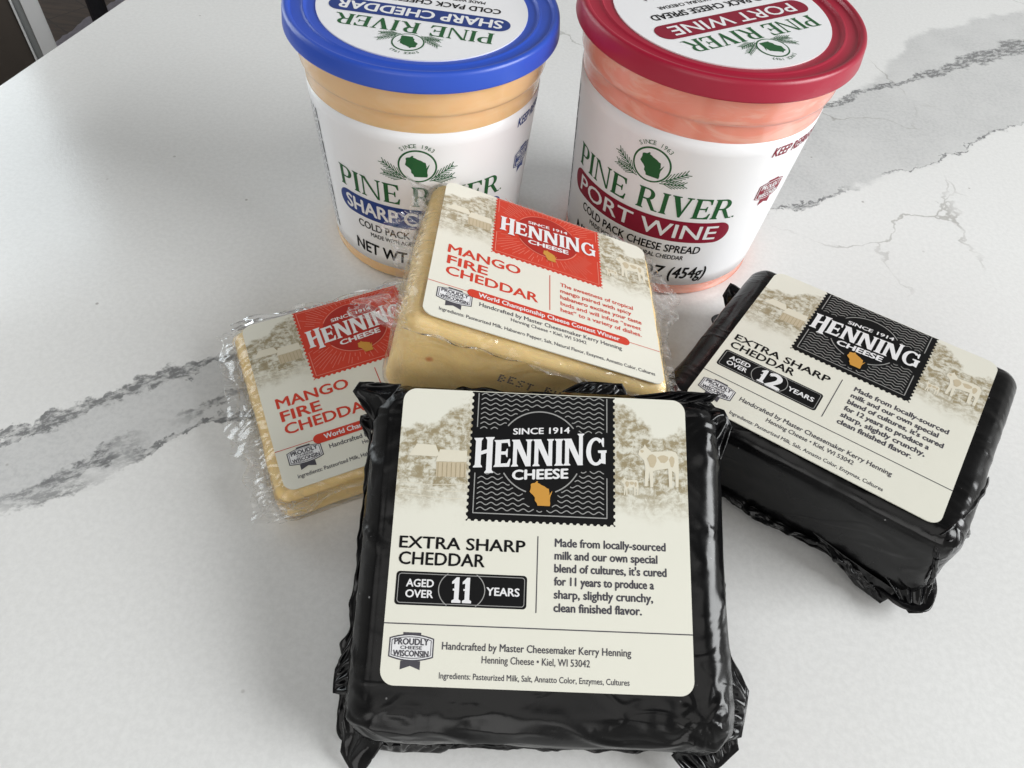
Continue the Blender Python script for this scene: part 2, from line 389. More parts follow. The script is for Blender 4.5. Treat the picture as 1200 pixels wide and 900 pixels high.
# drawn letters with serifs: each glyph is a list of polygons in a cell one unit high
def stem(x0, x1, y0=0., y1=1., f=.06, h=.05, top=True, bot=True):
    P = []
    P += [(x0-f, y0), (x1+f, y0), (x1+f, y0+h*.5), (x1, y0+h*1.7)] if bot else [(x0, y0), (x1, y0)]
    P += [(x1, y1-h*1.7), (x1+f, y1-h*.5), (x1+f, y1), (x0-f, y1), (x0-f, y1-h*.5), (x0, y1-h*1.7)] if top else [(x1, y1), (x0, y1)]
    if bot: P += [(x0, y0+h*1.7), (x0-f, y0+h*.5)]
    return P
def bowl(x0, x1, y0, y1, tx, ty, n=14):
    # half ring that closes on a stem at x0
    cy = (y0+y1)/2; ry = (y1-y0)/2; rx = min((x1-x0)*.62, ry*1.1); xs = x1-rx
    out = [(x0, y0), (xs, y0)]+[(xs+rx*math.sin(math.pi*i/n), cy-ry*math.cos(math.pi*i/n)) for i in range(1, n)]+[(xs, y1), (x0, y1)]
    inn = [(x0, y1-ty), (xs, y1-ty)]+[(xs+(rx-tx)*math.sin(math.pi*i/n), cy+(ry-ty)*math.cos(math.pi*i/n)) for i in range(1, n)]+[(xs, y0+ty), (x0, y0+ty)]
    return out+inn
S = .17  # roman stem
GL = {
 'P': (.66, [stem(.06, .06+S), bowl(.2, .66, .44, 1.0, .16, .07)]),
 'I': (.29, [stem(.06, .06+S)]),
 'N': (.88, [stem(.08, .15, f=.08), stem(.73, .80, f=.08, bot=False), [(.05, 1.0), (.23, 1.0), (.80, .0), (.71, -.02), (.15, .90)]]),
 'E': (.66, [stem(.06, .06+S), [(.2, .93), (.2, 1.), (.62, 1.), (.64, .74), (.59, .74), (.53, .89), (.44, .93)],
             [(.2, .475), (.2, .54), (.44, .54), (.47, .64), (.51, .64), (.51, .37), (.47, .37), (.44, .475)],
             [(.2, 0), (.2, .07), (.46, .07), (.57, .13), (.63, .29), (.68, .29), (.64, 0)]]),
 'R': (.82, [stem(.06, .06+S), bowl(.2, .64, .46, 1.0, .16, .07), [(.34, .48), (.50, .50), (.74, .06), (.84, .05), (.84, 0), (.62, 0)]]),
 'V': (.78, [[(0, 1), (.0, .955), (.06, .94), (.37, -.02), (.45, -.02), (.70, .94), (.78, .955), (.78, 1), (.52, 1), (.52, .955), (.62, .93), (.455, .29), (.27, .94), (.34, .955), (.34, 1)]]),
 ' ': (.34, []),
}
T = .19  # display letters of the stamp
GH = [  # the word HENNING: polygons with advance, hand placed
 (0.00, [stem(.02, .02+T, 0, 1.02, .055, .06), stem(.40, .40+T, -.20, 1.04, .055, .06), [(.18, .42), (.18, .55), (.41, .62), (.41, .49)]]),
 (.69, [stem(.0, T, 0, .93, .045, .05), [(.16, .82), (.16, .93), (.46, .95), (.49, .70), (.44, .70), (.40, .83)], [(.16, .42), (.16, .53), (.34, .53), (.38, .62), (.41, .62), (.41, .33), (.38, .33), (.34, .42)], [(.16, .0), (.16, .11), (.40, .12), (.47, .27), (.52, .27), (.48, 0)]]),
 (1.29, [stem(-.01, .125, 0, .93, .05, .05), stem(.46, .59, .03, .93, .05, .05, bot=False), [(-.02, .93), (.20, .93), (.60, 0), (.42, 0)]]),
 (2.01, [stem(-.01, .125, 0, .93, .05, .05), stem(.46, .59, .03, .93, .05, .05, bot=False), [(-.02, .93), (.20, .93), (.60, 0), (.42, 0)]]),
 (2.73, [stem(.0, T, 0, .93, .05, .05)]),
 (3.04, [stem(-.01, .125, 0, .93, .05, .05), stem(.46, .59, .03, 1.10, .05, .05, bot=False), [(-.02, .93), (.20, .93), (.60, 0), (.42, 0)]]),
]
def _g():
    out = []; inn = []
    for i in range(25):
        a = R(48+ (318-48)*i/24); out.append((.33+.33*math.cos(a), .465+.49*math.sin(a)))
        inn.append((.33+.17*math.cos(a), .465+.385*math.sin(a)))
    return [out+inn[::-1], [(.40, .50), (.69, .50), (.69, .42), (.655, .40), (.655, .02), (.50, .06), (.50, .40), (.40, .42)], [(.545, .93), (.60, .93), (.60, .62), (.56, .62), (.50, .80)]]
GH.append((3.745, _g()))
def henning(art, x0, y0, x1, cap, slope, mat, layer):
    sx = (x1-x0)/4.46
    for adv, polys in GH:
        for P in polys:
            art.poly([(x0+(adv+.03+x)*sx, y0+y*cap+((adv+x)*sx)*slope) for x, y in P], mat, layer)
def roman(art, s, x0, y0, x1, cap, mat, layer, fn=None):
    gap = .07; tot = sum(GL[c][0]+gap for c in s)-gap; sx = (x1-x0)/tot; x = 0
    for c in s:
        wd, polys = GL[c]
        for P in polys:
            art.poly([(x0+(x+px)*sx, y0+py*cap) for px, py in P], mat, layer)
        x += wd+gap
WIS = [(.05, .74), (.04, .86), (.10, .90), (.22, .92), (.30, 1.0), (.36, .99), (.34, .93), (.44, .89), (.50, .85), (.66, .79), (.76, .72), (.84, .70), (.86, .60), (.88, .52), (.85, .44), (.90, .49), (.97, .60), (1.0, .62), (.96, .49), (.91, .36), (.90, .22), (.92, .10), (.90, 0), (.36, 0), (.33, .10), (.24, .20), (.24, .32), (.16, .42), (.05, .50), (.0, .56), (.03, .64)]
def wisconsin(art, cx, cy, s, mat, layer): art.poly([(cx+(x-.5)*s, cy+(y-.5)*s*1.08) for x, y in WIS], mat, layer)

def badge(art, cx, cy, wd, ht, mat, paper, layer, solid=False):
    # barrel-shaped quality badge with a ribbon below
    def shape(k):
        P = []; a = wd/2*k; b = ht*.36*k if k < 1 else ht*.36
        b = ht*.36-(1-k)*wd/2
        for i in range(13): t = -1+i/6; P.append((cx+t*a, cy+ht*.08+b*(1.0-.30*t*t)))
        for i in range(13): t = 1-i/6; P.append((cx+t*a, cy+ht*.08-b*(1.0-.30*t*t)))
        return P
    art.poly(shape(1), mat, layer); art.poly(shape(.94), paper, layer+1); art.poly(shape(.89), mat, layer+2); art.poly(shape(.855), mat if solid else paper, layer+3)
    art.rect(cx-wd*.2, cy+ht*.40, cx+wd*.2, cy+ht*.48, mat, layer)
    art.poly([(cx-wd*.22, cy-ht*.27), (cx+wd*.22, cy-ht*.27), (cx+wd*.22, cy-ht*.5), (cx, cy-ht*.40), (cx-wd*.22, cy-ht*.5)], mat, layer)
    tm = paper if solid else mat
    art.text('PROUDLY', cx-wd*.38, cy+ht*.155, cx+wd*.38, ht*.16, tm, layer+4, .03)
    art.text('CHEESE', cx-wd*.24, cy+ht*.035, cx+wd*.24, ht*.085, tm, layer+4, .015)
    art.text('WISCONSIN', cx-wd*.39, cy-ht*.15, cx+wd*.39, ht*.15, tm, layer+4, .03)

def scallop(x0, x1, y0, y1, r, top_open):
    # stamp outline with round perforations on the left, right and bottom edge
    P = [(x0, y1)]
    def edge(ax, ay, bx, by, nx, ny):
        L = math.hypot(bx-ax, by-ay); n = max(1, round(L/(2.6*r)))
        for i in range(n):
            for j in range(7):
                a = math.pi*j/6; f = (i+.2+.6*(1-math.cos(a))/2)/n
                d = r*math.sin(a); P.append((ax+(bx-ax)*f-nx*d*.75, ay+(by-ay)*f-ny*d*.75))
    edge(x0, y1, x0, y0, -1, 0); P.append((x0, y0)); edge(x0, y0, x1, y0, 0, -1); P.append((x1, y0)); edge(x1, y0, x1, y1, 1, 0); P.append((x1, y1))
    return P

def stamp(label, dark, W2, H2):
    a = Art(); y1 = H2-.25
    if dark:
        a.poly(scallop(-25.2, 24.4, 3.2, y1, .85, True), 'black', 1)
        cx, cy, rr = -1.2, 27.2, 14.3
        g = 'greyline'
        for x in (-23.0, 21.6):
            a.rect(x-.17, 5.8, x+.17, 19.3, g, 2); a.rect(x-.17, 35.2, x+.17, y1-.4, g, 2)
        a.rect(-23.0, 5.7, 21.6, 6.05, g, 2)
        y = 7.4
        while y < y1-.6:
            pts = []
            x = -22.0
            while x <= 20.9:
                yy = y+.42*math.sin(x*2*math.pi/3.6)
                ok = math.hypot(x-cx, yy-cy) > rr+.9 and (yy < 19.5+ (x+24)*.05 or yy > 34.6) and math.hypot(x+.6, yy-13) > 5.6
                if ok: pts.append((x, yy))
                if (not ok or x+.3 > 20.9) and pts:
                    if len(pts) > 3: a.line(pts, .30, g, 2)
                    pts = []
                x += .3
            y += 1.72
        a.ring(cx, cy, rr, rr, .42, g, 3, 38, 142); a.ring(cx, cy, rr, rr, .42, g, 3, 212, 252); a.ring(cx, cy, rr, rr, .42, g, 3, 292, 332)
    else:
        a.poly(scallop(-24.6, 24.2, 3.4, y1, .85, True), 'red', 1)
        cx, cy = -.6, 26.6
        random.seed(3)
        for i in range(96):
            an = 2*math.pi*i/96; r1 = 15.5+(2.5 if i % 2 else 0); c, s_ = math.cos(an), math.sin(an)
            lim = min((22.3/abs(c)) if abs(c) > 1e-6 else 99, (20.6/abs(s_)) if abs(s_) > 1e-6 else 99)
            r2 = lim*(.80+.19*random.random())
            if r2 > r1+1: a.line([(cx+r1*c, cy+r1*s_), (cx+r2*c, cy+r2*s_)], .20, 'pink', 2)
        for q in ([(-23, 5.2), (22.6, 5.2)], [(-23, 5.2), (-23, 19)], [(22.6, 5.2), (22.6, 21)], [(-23, 34), (-23, y1-1)], [(22.6, 36), (22.6, y1-1)], [(-23, y1-1), (22.6, y1-1)]): a.line(q, .3, 'pink', 2)
        a.disc(cx, cy, 14.4, 14.6, 'pink', 3); a.disc(cx, cy, 14.0, 14.2, 'deepred', 4)
        a.poly([(-23.6, 19.8), (-16, 19.2), (23.6, 22.6), (23.6, 35.8), (-23.6, 32.9)], 'red', 3)
        a.disc(cx, cy, 13.2, 14.2, 'deepred', 5)
    k = .070
    a.tf = lambda x, y: (x, y+(x+.8)*k)
    if dark: a.text('SINCE 1914', -10.6, 33.7, 8.7, 2.1, 'white', 6, .02); a.text('CHEESE', -10.3, 18.1, 8.3, 3.2, 'white', 6, .03)
    else: a.text('SINCE 1914', -9.4, 33.3, 8.7, 1.9, 'white', 6, .02); a.text('CHEESE', -9.0, 18.4, 8.9, 2.7, 'white', 6, .03)
    a.tf = None
    if dark:
        henning(a, -23.7, 21.0, 21.4, 10.0, .066, 'white', 7)
        wisconsin(a, -.6, 13.2, 7.6, 'gold', 6)
    else:
        henning(a, -21.9, 21.1, 21.9, 9.8, .066, 'white', 7); wisconsin(a, .6, 13.6, 6.2, 'gold', 6)
    o = a.build('stamp', label); return o

def cow(a, x, y, s, mat, dk):
    P = [(-7.0, 4.6), (-6.6, 6.2), (-5.2, 7.2), (-4.6, 8.4), (-4.0, 7.2), (-2.4, 5.8), (0, 6.0), (4.4, 6.4), (6.0, 6.0), (6.8, 4.4), (6.9, 0), (6.6, -6), (5.6, -6), (5.6, -1.4), (4.6, -.6), (4.4, -6.2), (3.4, -6.2), (3.2, .2), (-.6, -.4), (-2.0, -1.0), (-2.0, -6.4), (-3.0, -6.4), (-3.2, -1.2), (-4.0, -6.2), (-5.0, -6.2), (-4.6, 0), (-5.0, 2.6), (-6.0, 3.6)]
    a.poly([(x+px*s, y+py*s) for px, py in P], mat, 1)
    for bx, by, br, bh in ((-2.2, 2.6, 1.5, 2.4), (1.6, 3.4, 1.8, 1.4), (4.6, 2.6, .9, 2.0), (-5.6, 5.8, .6, .5)):
        a.poly([(x+(bx+br*math.cos(t*.7)*(1+.25*math.sin(t*2.1)))*s, y+(by+bh*math.sin(t*.7))*s) for t in range(9)], dk, 2)

def landscape(a):
    # barn, fence and cow of the faded picture
    a.poly([(-45.6, 24.4), (-43.2, 28.4), (-36.8, 28.2), (-35.4, 25.2), (-36.2, 24.2)], 'cowcream', 1)
    a.poly([(-36.4, 22.6), (-35.2, 26.8), (-26.0, 26.6), (-26.0, 22.8)], 'cowcream', 1)
    a.poly([(-36.0, 17.4), (-36.2, 22.5), (-26.0, 22.7), (-26.0, 17.6)], 'sepia', 1)
    for i in range(7): a.line([(-35.4+i*1.5, 17.4), (-35.5+i*1.5, 22.3)], .18, 'sepiadark', 2)
    for i in range(3): a.line([(-47.6, 15.4-i*2.1), (-40, 14.6-i*1.9), (-30, 15.0-i*2.4), (-26, 15.6-i*2.6)], .2, 'cowcream', 1)
    cow(a, 39.3, 23.4, 1.0, 'cowcream', 'sepia'); cow(a, 29.4, 16.6, .42, 'cowcream', 'sepia')

def paper_sheet(parent, w, h, t, r=4.5):
    # label sheet .15 mm thick, its back on the block
    P = rrect(-w/2, -h/2, w/2, h/2, r); n = len(P)
    V = [(x*.001, y*.001, 0) for x, y in P]+[(x*.001, y*.001, -.0004) for x, y in P]
    Fc = [tuple(range(n))]+[(i, i+n, (i+1) % n+n, (i+1) % n) for i in range(n)]
    o = link('label', mesh('label', V, Fc), M['paper'], parent); o.location = (0, 0, t); return o

def extra_sharp_label(block, t, years):
    lab = paper_sheet(block, 98, 96, t)
    a = Art(); landscape(a)
    K = 'black'; G = 'darkgrey'
    a.text('EXTRA SHARP', -46.2, -6.3, -5.3, 3.7, K, 1, .016); a.text('CHEDDAR', -46.0, -11.5, -18.3, 3.9, K, 1, .016)
    a.rect(-1.35, -25, -1.0, -.9, G, 1)
    L = ['Made from locally-sourced', 'milk and our own special', "blend of cultures, it's cured", 'for %s years to produce a' % years, 'sharp, slightly crunchy,', 'clean finished flavor.']
    for i, (s_, x1) in enumerate(zip(L, (40.9, 38.1, 41.0, 36.8, 36.4, 32.7))): a.text(s_, 4.5, -4.0-4.08*i, x1, 2.55, 'darkgrey', 1, .028)
    a.rect(-49, -29.95, 49, -29.6, G, 1)
    a.text('Handcrafted by Master Cheesemaker Kerry Henning', -30.3, -37.0, 29.2, 2.2, G, 1, .012)
    a.text('Henning Cheese \u2022 Kiel, WI 53042', -17.7, -40.6, 16.2, 2.1, G, 1, .006)
    a.text('Ingredients: Pasteurized Milk, Salt, Annatto Color, Enzymes, Cultures', -30.7, -45.5, 28.6, 1.75, G, 1, .010)
    a.build('lettering', lab)
    stamp(lab, True, 49, 48)
    b = Art()
    b.poly(rrect(-46.4, -24.1, -4.3, -13.7, 1.2), K, 1)
    for q in (rrect(-45.6, -23.4, -5.1, -14.4, .9),): b.line(q+[q[0]], .22, 'greyline', 2)
    b.ring(-25.2, -18.9, 7.4, 6.2, .3, 'greyline', 3, 128, 232, 20); b.ring(-25.2, -18.9, 7.4, 6.2, .3, 'greyline', 3, -52, 52, 20)
    b.text('AGED', -43.0, -18.4, -34.3, 2.3, 'white', 3, .022); b.text('OVER', -43.0, -21.7, -34.3, 2.3, 'white', 3, .022); b.text('YEARS', -17.2, -20.2, -6.7, 2.4, 'white', 3, .022)
    def one(x):
        for P in ([(x, -22.9), (x+2.9, -22.9), (x+2.9, -22.2), (x+2.25, -21.8), (x+2.25, -15.0), (x+1.3, -15.0), (x-.1, -16.4), (x-.1, -17.1), (x+.75, -16.9), (x+.75, -21.8), (x, -22.2)],): b.poly(P, 'white', 4)
        b.rect(x+.25, -19.15, x+.8, -18.55, 'white', 4)
    if years == '11': one(-28.3); one(-24.9)
    else:
        one(-29.2)
        b.text('2', -25.6, -22.9, -20.2, 7.9, 'white', 4, .03)
    b.build('age_banner', lab)
    c = Art(); badge(c, -39.9, -37.7, 14.0, 11.2, 'darkgrey', 'white', 1); c.build('badge', lab)
    return lab

def mango_label(block, t, s):
    lab = paper_sheet(block, 94, 90, t, 4.5)
    a = Art()
    a.tf = lambda x, y: (x*.985, y)
    landscape(a); a.tf = None
    D = 'red'
    a.text('MANGO', -41.5, -5.7, -12.0, 5.1, D, 1, .018); a.text('FIRE', -41.1, -12.8, -25.2, 5.1, D, 1, .018); a.text('CHEDDAR', -41.0, -19.5, -4.3, 5.1, D, 1, .018)
    a.rect(.5, -21.7, .85, .5, D, 1)
    for i, (s_, x1) in enumerate((('The sweetness of tropical', 37.3), ('mango paired with spicy', 36.2), ('habanero excites your taste', 40.4), ('buds and will infuse \u201csweet', 39.8), ('heat\u201d to a variety of dishes.', 39.7))): a.text(s_, 5.2, -4.6-3.95*i, x1, 2.3, D, 1, .018)
    a.rect(-47, -26.2, -31, -25.9, D, 1); a.rect(33, -26.2, 47, -25.9, D, 1)
    a.poly(rrect(-32, -28.5, 33.9, -23.9, 2.25), D, 1)
    a.text('World Championship Cheese Contest Winner', -27.6, -27.2, 29.6, 2.3, 'white', 2, .02)
    G = 'darkgrey'
    a.text('Handcrafted by Master Cheesemaker Kerry Henning', -26.9, -32.2, 30.2, 2.1, G, 1, .015)
    a.text('Henning Cheese \u2022 Kiel, WI 53042', -14.6, -35.2, 15.4, 1.75, G, 1, .010)
    a.text('Ingredients: Pasteurized Milk, Habanero Pepper, Salt, Natural Flavor, Enzymes, Annatto Color, Cultures', -41.2, -41.0, 43.3, 1.75, G, 1, .008)
    a.build('lettering', lab); stamp(lab, False, 47, 45)
    c = Art(); badge(c, -36.4, -32.2, 13.4, 11.0, 'darkgrey', 'white', 1); c.build('badge', lab)
    lab.scale = (s, s, 1)
    return lab

# ------------------------------------------------------------------ blocks
def warp(x, k=.88): return math.sin(x*math.pi/2*k)/math.sin(math.pi/2*k)
def soft_box(n, nz, hx, hy, hz, r):
    bm = bmesh.new(); bmesh.ops.create_cube(bm, size=2)
    def cut(axis, m):
        ed = [e for e in bm.edges if abs((e.verts[0].co-e.verts[1].co)[axis]) > 1.9]
        bmesh.ops.subdivide_edges(bm, edges=ed, cuts=m, use_grid_fill=True)
    for ax, m in ((0, n), (1, n), (2, nz)):
        # bisect for a clean grid
        for i in range(1, m):
            c = -1+2*i/m; co = [0, 0, 0]; co[ax] = c; no = [0, 0, 0]; no[ax] = 1
            bmesh.ops.bisect_plane(bm, geom=bm.verts[:]+bm.edges[:]+bm.faces[:], plane_co=co, plane_no=no)
    out = []
    for v in bm.verts:
        q = Vector((warp(v.co.x)*hx, warp(v.co.y)*hy, warp(v.co.z)*hz))
        c = Vector((max(-hx+r, min(hx-r, q.x)), max(-hy+r, min(hy-r, q.y)), max(-hz+r, min(hz-r, q.z))))
        d = q-c; d = d.normalized() if d.length > 1e-9 else Vector((0, 0, 1))
        v.co = c+d*r; out.append(d)
    return bm, out

def clampz(o_root, co, zmin=.0004):
    wv = Rm[o_root.name] @ co + o_root.location
    if wv.z < zmin: wv.z = zmin+ .0002*noise.noise(wv*90); return Rm[o_root.name].transposed() @ (wv-o_root.location)
    return co
Rm = {}
def pose(yaw, rx, ry): return Matrix.Rotation(yaw, 3, 'Z') @ Matrix.Rotation(rx, 3, 'X') @ Matrix.Rotation(ry, 3, 'Y')
CAM = Vector((0, 0, CAMH))
def make_root(name, c, rot, t, sc=1.0):
    c = CAM+(Vector(c)-CAM)*sc
    o = empty(name, c-rot @ Vector((0, 0, t)), rot); Rm[o.name] = rot; return o

def pleats(x, y, hx, hy, corners):
    # folds radiating from the four corners of the wrapper
    r = 0
    for sx, sy, wt in corners:
            cx, cy = sx*(hx-.012), sy*(hy-.012); dx, dy = x-cx, y-cy; d = math.hypot(dx, dy)
            if d < .020: r += wt* math.sin(math.atan2(dy, dx)*11+6*noise.noise(Vector((x*60, y*60, sx+sy)))*2.2+d*60)*max(0, 1-d/.020)*min(1, d/.006)
    return r
def wrapped_block(root, x0, x1, y0, y1, t, r, seed, amp=1.0, corners=((1, 1, .4), (1, -1, 1), (-1, 1, .3), (-1, -1, .8))):
    hx, hy, hz = (x1-x0)/2, (y1-y0)/2, t/2; cx, cy = (x0+x1)/2, (y0+y1)/2
    bm, nr = soft_box(110, 34, hx, hy, hz, r); off = Vector((seed*1.37, seed*.61, 0))
    for v, d in zip(bm.verts, nr):
        p = v.co.copy(); q = p+off
        top = d.z > .95
        mx = max(0, min(1, (abs(p.x+cx)-.0490)/.006)) ; my = max(0, min(1, (abs(p.y+cy)-.0480)/.006)); edge = max(mx, my)
        a = 1.0 if not top else edge
        lo = fbm(q, 20, 2)*.0012 + fbm(q, 60, 2)*.00022
        wr = max(0, ridge(Vector((q.x*.7+q.y*.4, q.y*1.3, q.z*1.6)), 42, 2)-.95)*.0016*amp
        pl = pleats(p.x, p.y, hx, hy, corners)*.0004*(1 if d.z > .35 else .15)
        h = (lo + wr + pl)*a
        if top: h = min(h, .0003+.0012*edge) - .0003*(1-edge)
        # film sags a little between the corners and pulls in at the middle of each side
        if abs(d.z) < .9 and d.z < .5: h -= .0012*(1-(abs(p.z)/hz)**2)*.6
        v.co = p+d*h+Vector((cx, cy, t/2))
        v.co = clampz(root, v.co)
    me = bpy.data.meshes.new('wrapper'); bm.to_mesh(me); bm.free()
    return link('wrapper', me, M['wrap'], root, True)

def ribbon(name, root, path, outs, widths, mat, seed, ruffle=.0012, rows=9, lift=0.0, freq=260, thick=.00035, close=False, droop=0.0):
    # gathered strip of film: starts on the path, runs outwards, ruffled more towards its free edge
    n = len(path); V = []; rows_ = rows
    for i, (p, o, wd) in enumerate(zip(path, outs, widths)):
        for j in range(rows_+1):
            f = j/rows_; s_ = i*.37
            q = Vector(p)+Vector(o)*wd*f*(1+.25*noise.noise(Vector((p[0]*150+seed, p[1]*150, 3))))
            nz = Vector((noise.noise(Vector((p[0]*freq, p[1]*freq, seed+f*1.7))), noise.noise(Vector((p[0]*freq, p[1]*freq, seed+9+f*1.7))), noise.noise(Vector((p[0]*freq*.8, p[1]*freq*.8, seed+23+f*2.2)))))
            n2 = Vector((noise.noise(q*freq*2.4+Vector((seed, 0, 0))), noise.noise(q*freq*2.4+Vector((0, seed, 5))), noise.noise(q*freq*2.4+Vector((0, 7, seed)))))
            q = q+nz*ruffle*(.25+1.2*f)+n2*ruffle*.22*(.3+f)+Vector((0, 0, lift*wd*f-droop*wd*f*f))
            V.append(clampz(root, q, .0006))
    k = rows_+1; Fc = []
    for i in range(n if close else n-1):
        b = (i+1) % n
        for j in range(rows_): Fc.append((i*k+j, i*k+j+1, b*k+j+1, b*k+j))
    o = link(name, mesh(name, V, Fc), mat, root, True)
    if thick:
        md = o.modifiers.new('thickness', 'SOLIDIFY'); md.thickness = thick; md.offset = 0
    return o
def perim(x0, x1, y0, y1, r, step=.0007):
    pts = []; outs = []
    segs = [((x1, y0+r), (x1, y1-r), (1, 0)), ((x1-r, y1-r), 0), ((x1-r, y1), (x0+r, y1), (0, 1)), ((x0+r, y1-r), 90), ((x0, y1-r), (x0, y0+r), (-1, 0)), ((x0+r, y0+r), 180), ((x0+r, y0), (x1-r, y0), (0, -1)), ((x1-r, y0+r), 270)]
    for s_ in segs:
        if len(s_) == 3:
            a, b, o = Vector(s_[0]), Vector(s_[1]), s_[2]; n = max(2, int((b-a).length/step))
            for i in range(n): q = a+(b-a)*i/n; pts.append((q.x, q.y)); outs.append(Vector((o[0], o[1], 0)))
        else:
            (cx, cy), a0 = s_; n = max(3, int(r*1.57/step*1.6))
            for i in range(n): an = R(a0+90*i/n); pts.append((cx+r*math.cos(an), cy+r*math.sin(an))); outs.append(Vector((math.cos(an), math.sin(an), 0)))
    return pts, outs
def rope(name, root, pts, rad, mat, seed, step=.0006, rough=1.0):
    # crumpled roll of wrapper film along a path
    P = [Vector(p) for p in pts]; path = []
    for a, b in zip(P, P[1:]):
        n = max(1, int((b-a).length/step))
        for i in range(n): path.append(a+(b-a)*i/n)
    path.append(P[-1]); V = []; k = 22; n = len(path)
    for i, p in enumerate(path):
        d = (path[min(n-1, i+1)]-path[max(0, i-1)]).normalized(); s1 = d.orthogonal().normalized(); s2 = d.cross(s1)
        up_ = Vector((0, 0, 1)); s1 = up_.cross(d).normalized() if abs(d.z) < .9 else s1; s2 = d.cross(s1)
        jit = Vector((noise.noise(p*190+Vector((seed, 0, 0))), noise.noise(p*190+Vector((0, seed, 0))), noise.noise(p*190+Vector((0, 0, seed)))))*rad*.9*rough
        end = min(1, i/8+.15, (n-1-i)/8+.15)
        for j in range(k):
            an = 2*math.pi*j/k; o = s1*math.cos(an)+s2*math.sin(an)
            q = p+jit+o*rad*end*(1+rough*(.30*math.cos(2*an+5*noise.noise(p*110+Vector((seed, 0, 0))))+.22*math.cos(5*an+9*noise.noise(p*140+Vector((0, seed, 0)))))+.60*rough*noise.noise((p+o*rad)*230+Vector((seed, 2, 1)))+.22*rough*noise.noise((p+o*rad)*520))
            V.append(clampz(root, q, .0005))
    Fc = [(i*k+j, i*k+(j+1) % k, (i+1)*k+(j+1) % k, (i+1)*k+j) for i in range(n-1) for j in range(k)]
    Fc += [tuple(range(k))[::-1], tuple(range((n-1)*k, n*k))]
    return link(name, mesh(name, V, Fc), mat, root, True)

def flap(name, root, a, b, tip, mat, seed, folds=3, amp=.0012, bulge=.002, n=46, m=34, over=.25):
    # pinched fold of wrapper film: broad at its base a-b, pleated towards the tip
    a, b, tip = Vector(a), Vector(b), Vector(tip); V = []
    nrm = (b-a).cross(tip-a).normalized()
    if nrm.z < 0: nrm = -nrm
    for i in range(n+1):
        t = i/n
        for j in range(m+1):
            f = j/m; base = a+(b-a)*t
            side = (tip+(b-a)*(t-.5)*over)
            p = base*(1-f)+side*f+(side-base)*0
            p += (tip-(a+b)/2)*.18*math.sin(math.pi*t)*f*(1-f)*2
            w_ = math.sin(math.pi*min(1, f*1.15+.02))
            ph = folds*2*math.pi*t+3*noise.noise(p*90+Vector((seed, 0, 0)))
            h = amp*(1-2*abs(math.sin(ph/2)))*w_*(1-.4*f)+bulge*math.sin(math.pi*t)*(1-f)*.8+amp*.9*noise.noise(p*150+Vector((0, seed, 0)))*f
            V.append(clampz(root, p+nrm*h, .0007))
    k = m+1
    o = link(name, mesh(name, V, [(i*k+j, i*k+j+1, (i+1)*k+j+1, (i+1)*k+j) for i in range(n) for j in range(m)]), mat, root, True)
    md = o.modifiers.new('thickness', 'SOLIDIFY'); md.thickness = .0006; md.offset = 0
    return o

# ------------------------------------------------------------------ the setting
A0 = Vector((-.332, .385, 0)); B0 = Vector((-.308, .502, 0)); ed = (B0-A0).normalized(); nl = Vector((-ed.y, ed.x, 0))
def countertop():
    p = [A0-ed*1.1, A0-ed*1.1+Vector((1.9, 0, 0)), B0+ed*1.3+Vector((1.7, 0, 0)), B0+ed*1.3]
    bm = bmesh.new(); vs = [bm.verts.new(v) for v in p]; f = bm.faces.new(vs)
    ex = bmesh.ops.extrude_face_region(bm, geom=[f])
    for v in [g for g in ex['geom'] if isinstance(g, bmesh.types.BMVert)]: v.co.z = -.03
    bmesh.ops.recalc_face_normals(bm, faces=bm.faces[:])
    bmesh.ops.bevel(bm, geom=[e for e in bm.edges if e.verts[0].co.z > -.001 and e.verts[1].co.z > -.001], offset=.002, segments=3, affect='EDGES')
    me = bpy.data.meshes.new('countertop'); bm.to_mesh(me); bm.free()
    return tag(link('countertop', me, M['quartz']), kind='structure')
countertop()
c0 = A0-ed*1.0-nl*.05; 
isl = bevel_box('island_base', 0, 1.55, 0, 2.2, -.9, -.031, M['basewood'], None, .003)
isl.location = (c0.x, c0.y, 0); isl.rotation_euler = (0, 0, math.atan2(ed.y, ed.x)-math.pi/2); tag(isl, kind='structure')
fl = link('floor', mesh('floor', [(-7, -3, -.9), (5, -3, -.9), (5, 8, -.9), (-7, 8, -.9)], [(0, 1, 2, 3)]), M['wood']); tag(fl, kind='structure')

def polar(az, d): return Vector((math.sin(R(az))*d, math.cos(R(az))*d, 0))
def door_post():
    root = empty('door_post', polar(-37.25, 1.5)+Vector((0, 0, -.9)))
    root.rotation_euler = (0, 0, R(37.25))
    tag(root, 'white door post with a groove shaded grey beyond the counter corner', 'door post')
    bevel_box('casing', -.006, .0205, -.010, .03, 0, 1.9, M['trim'], root, .002)
    bevel_box('groove', -.0175, -.0065, -.002, .03, 0, 1.9, M['trimgroove'], root, .0005)
    bevel_box('bead', -.0215, -.018, -.010, .03, 0, 1.9, M['trim'], root, .001)
door_post()
def door():
    root = empty('door', polar(-37.25, 1.5)+Vector((0, 0, -.9))); root.rotation_euler = (0, 0, R(37.25))
    tag(root, 'glazed door with dark brown lower panel left of the white post', 'door')
    bevel_box('door_panel', -.86, -.022, .0, .035, .01, .78, M['door'], root, .002)
    bevel_box('glass_pane', -.86, -.022, .012, .02, .781, 1.98, M['glass'], root, 0)
    bevel_box('handle', -.80, -.78, -.04, -.001, .55, .69, M['darkmetal'], root, .004)
door()
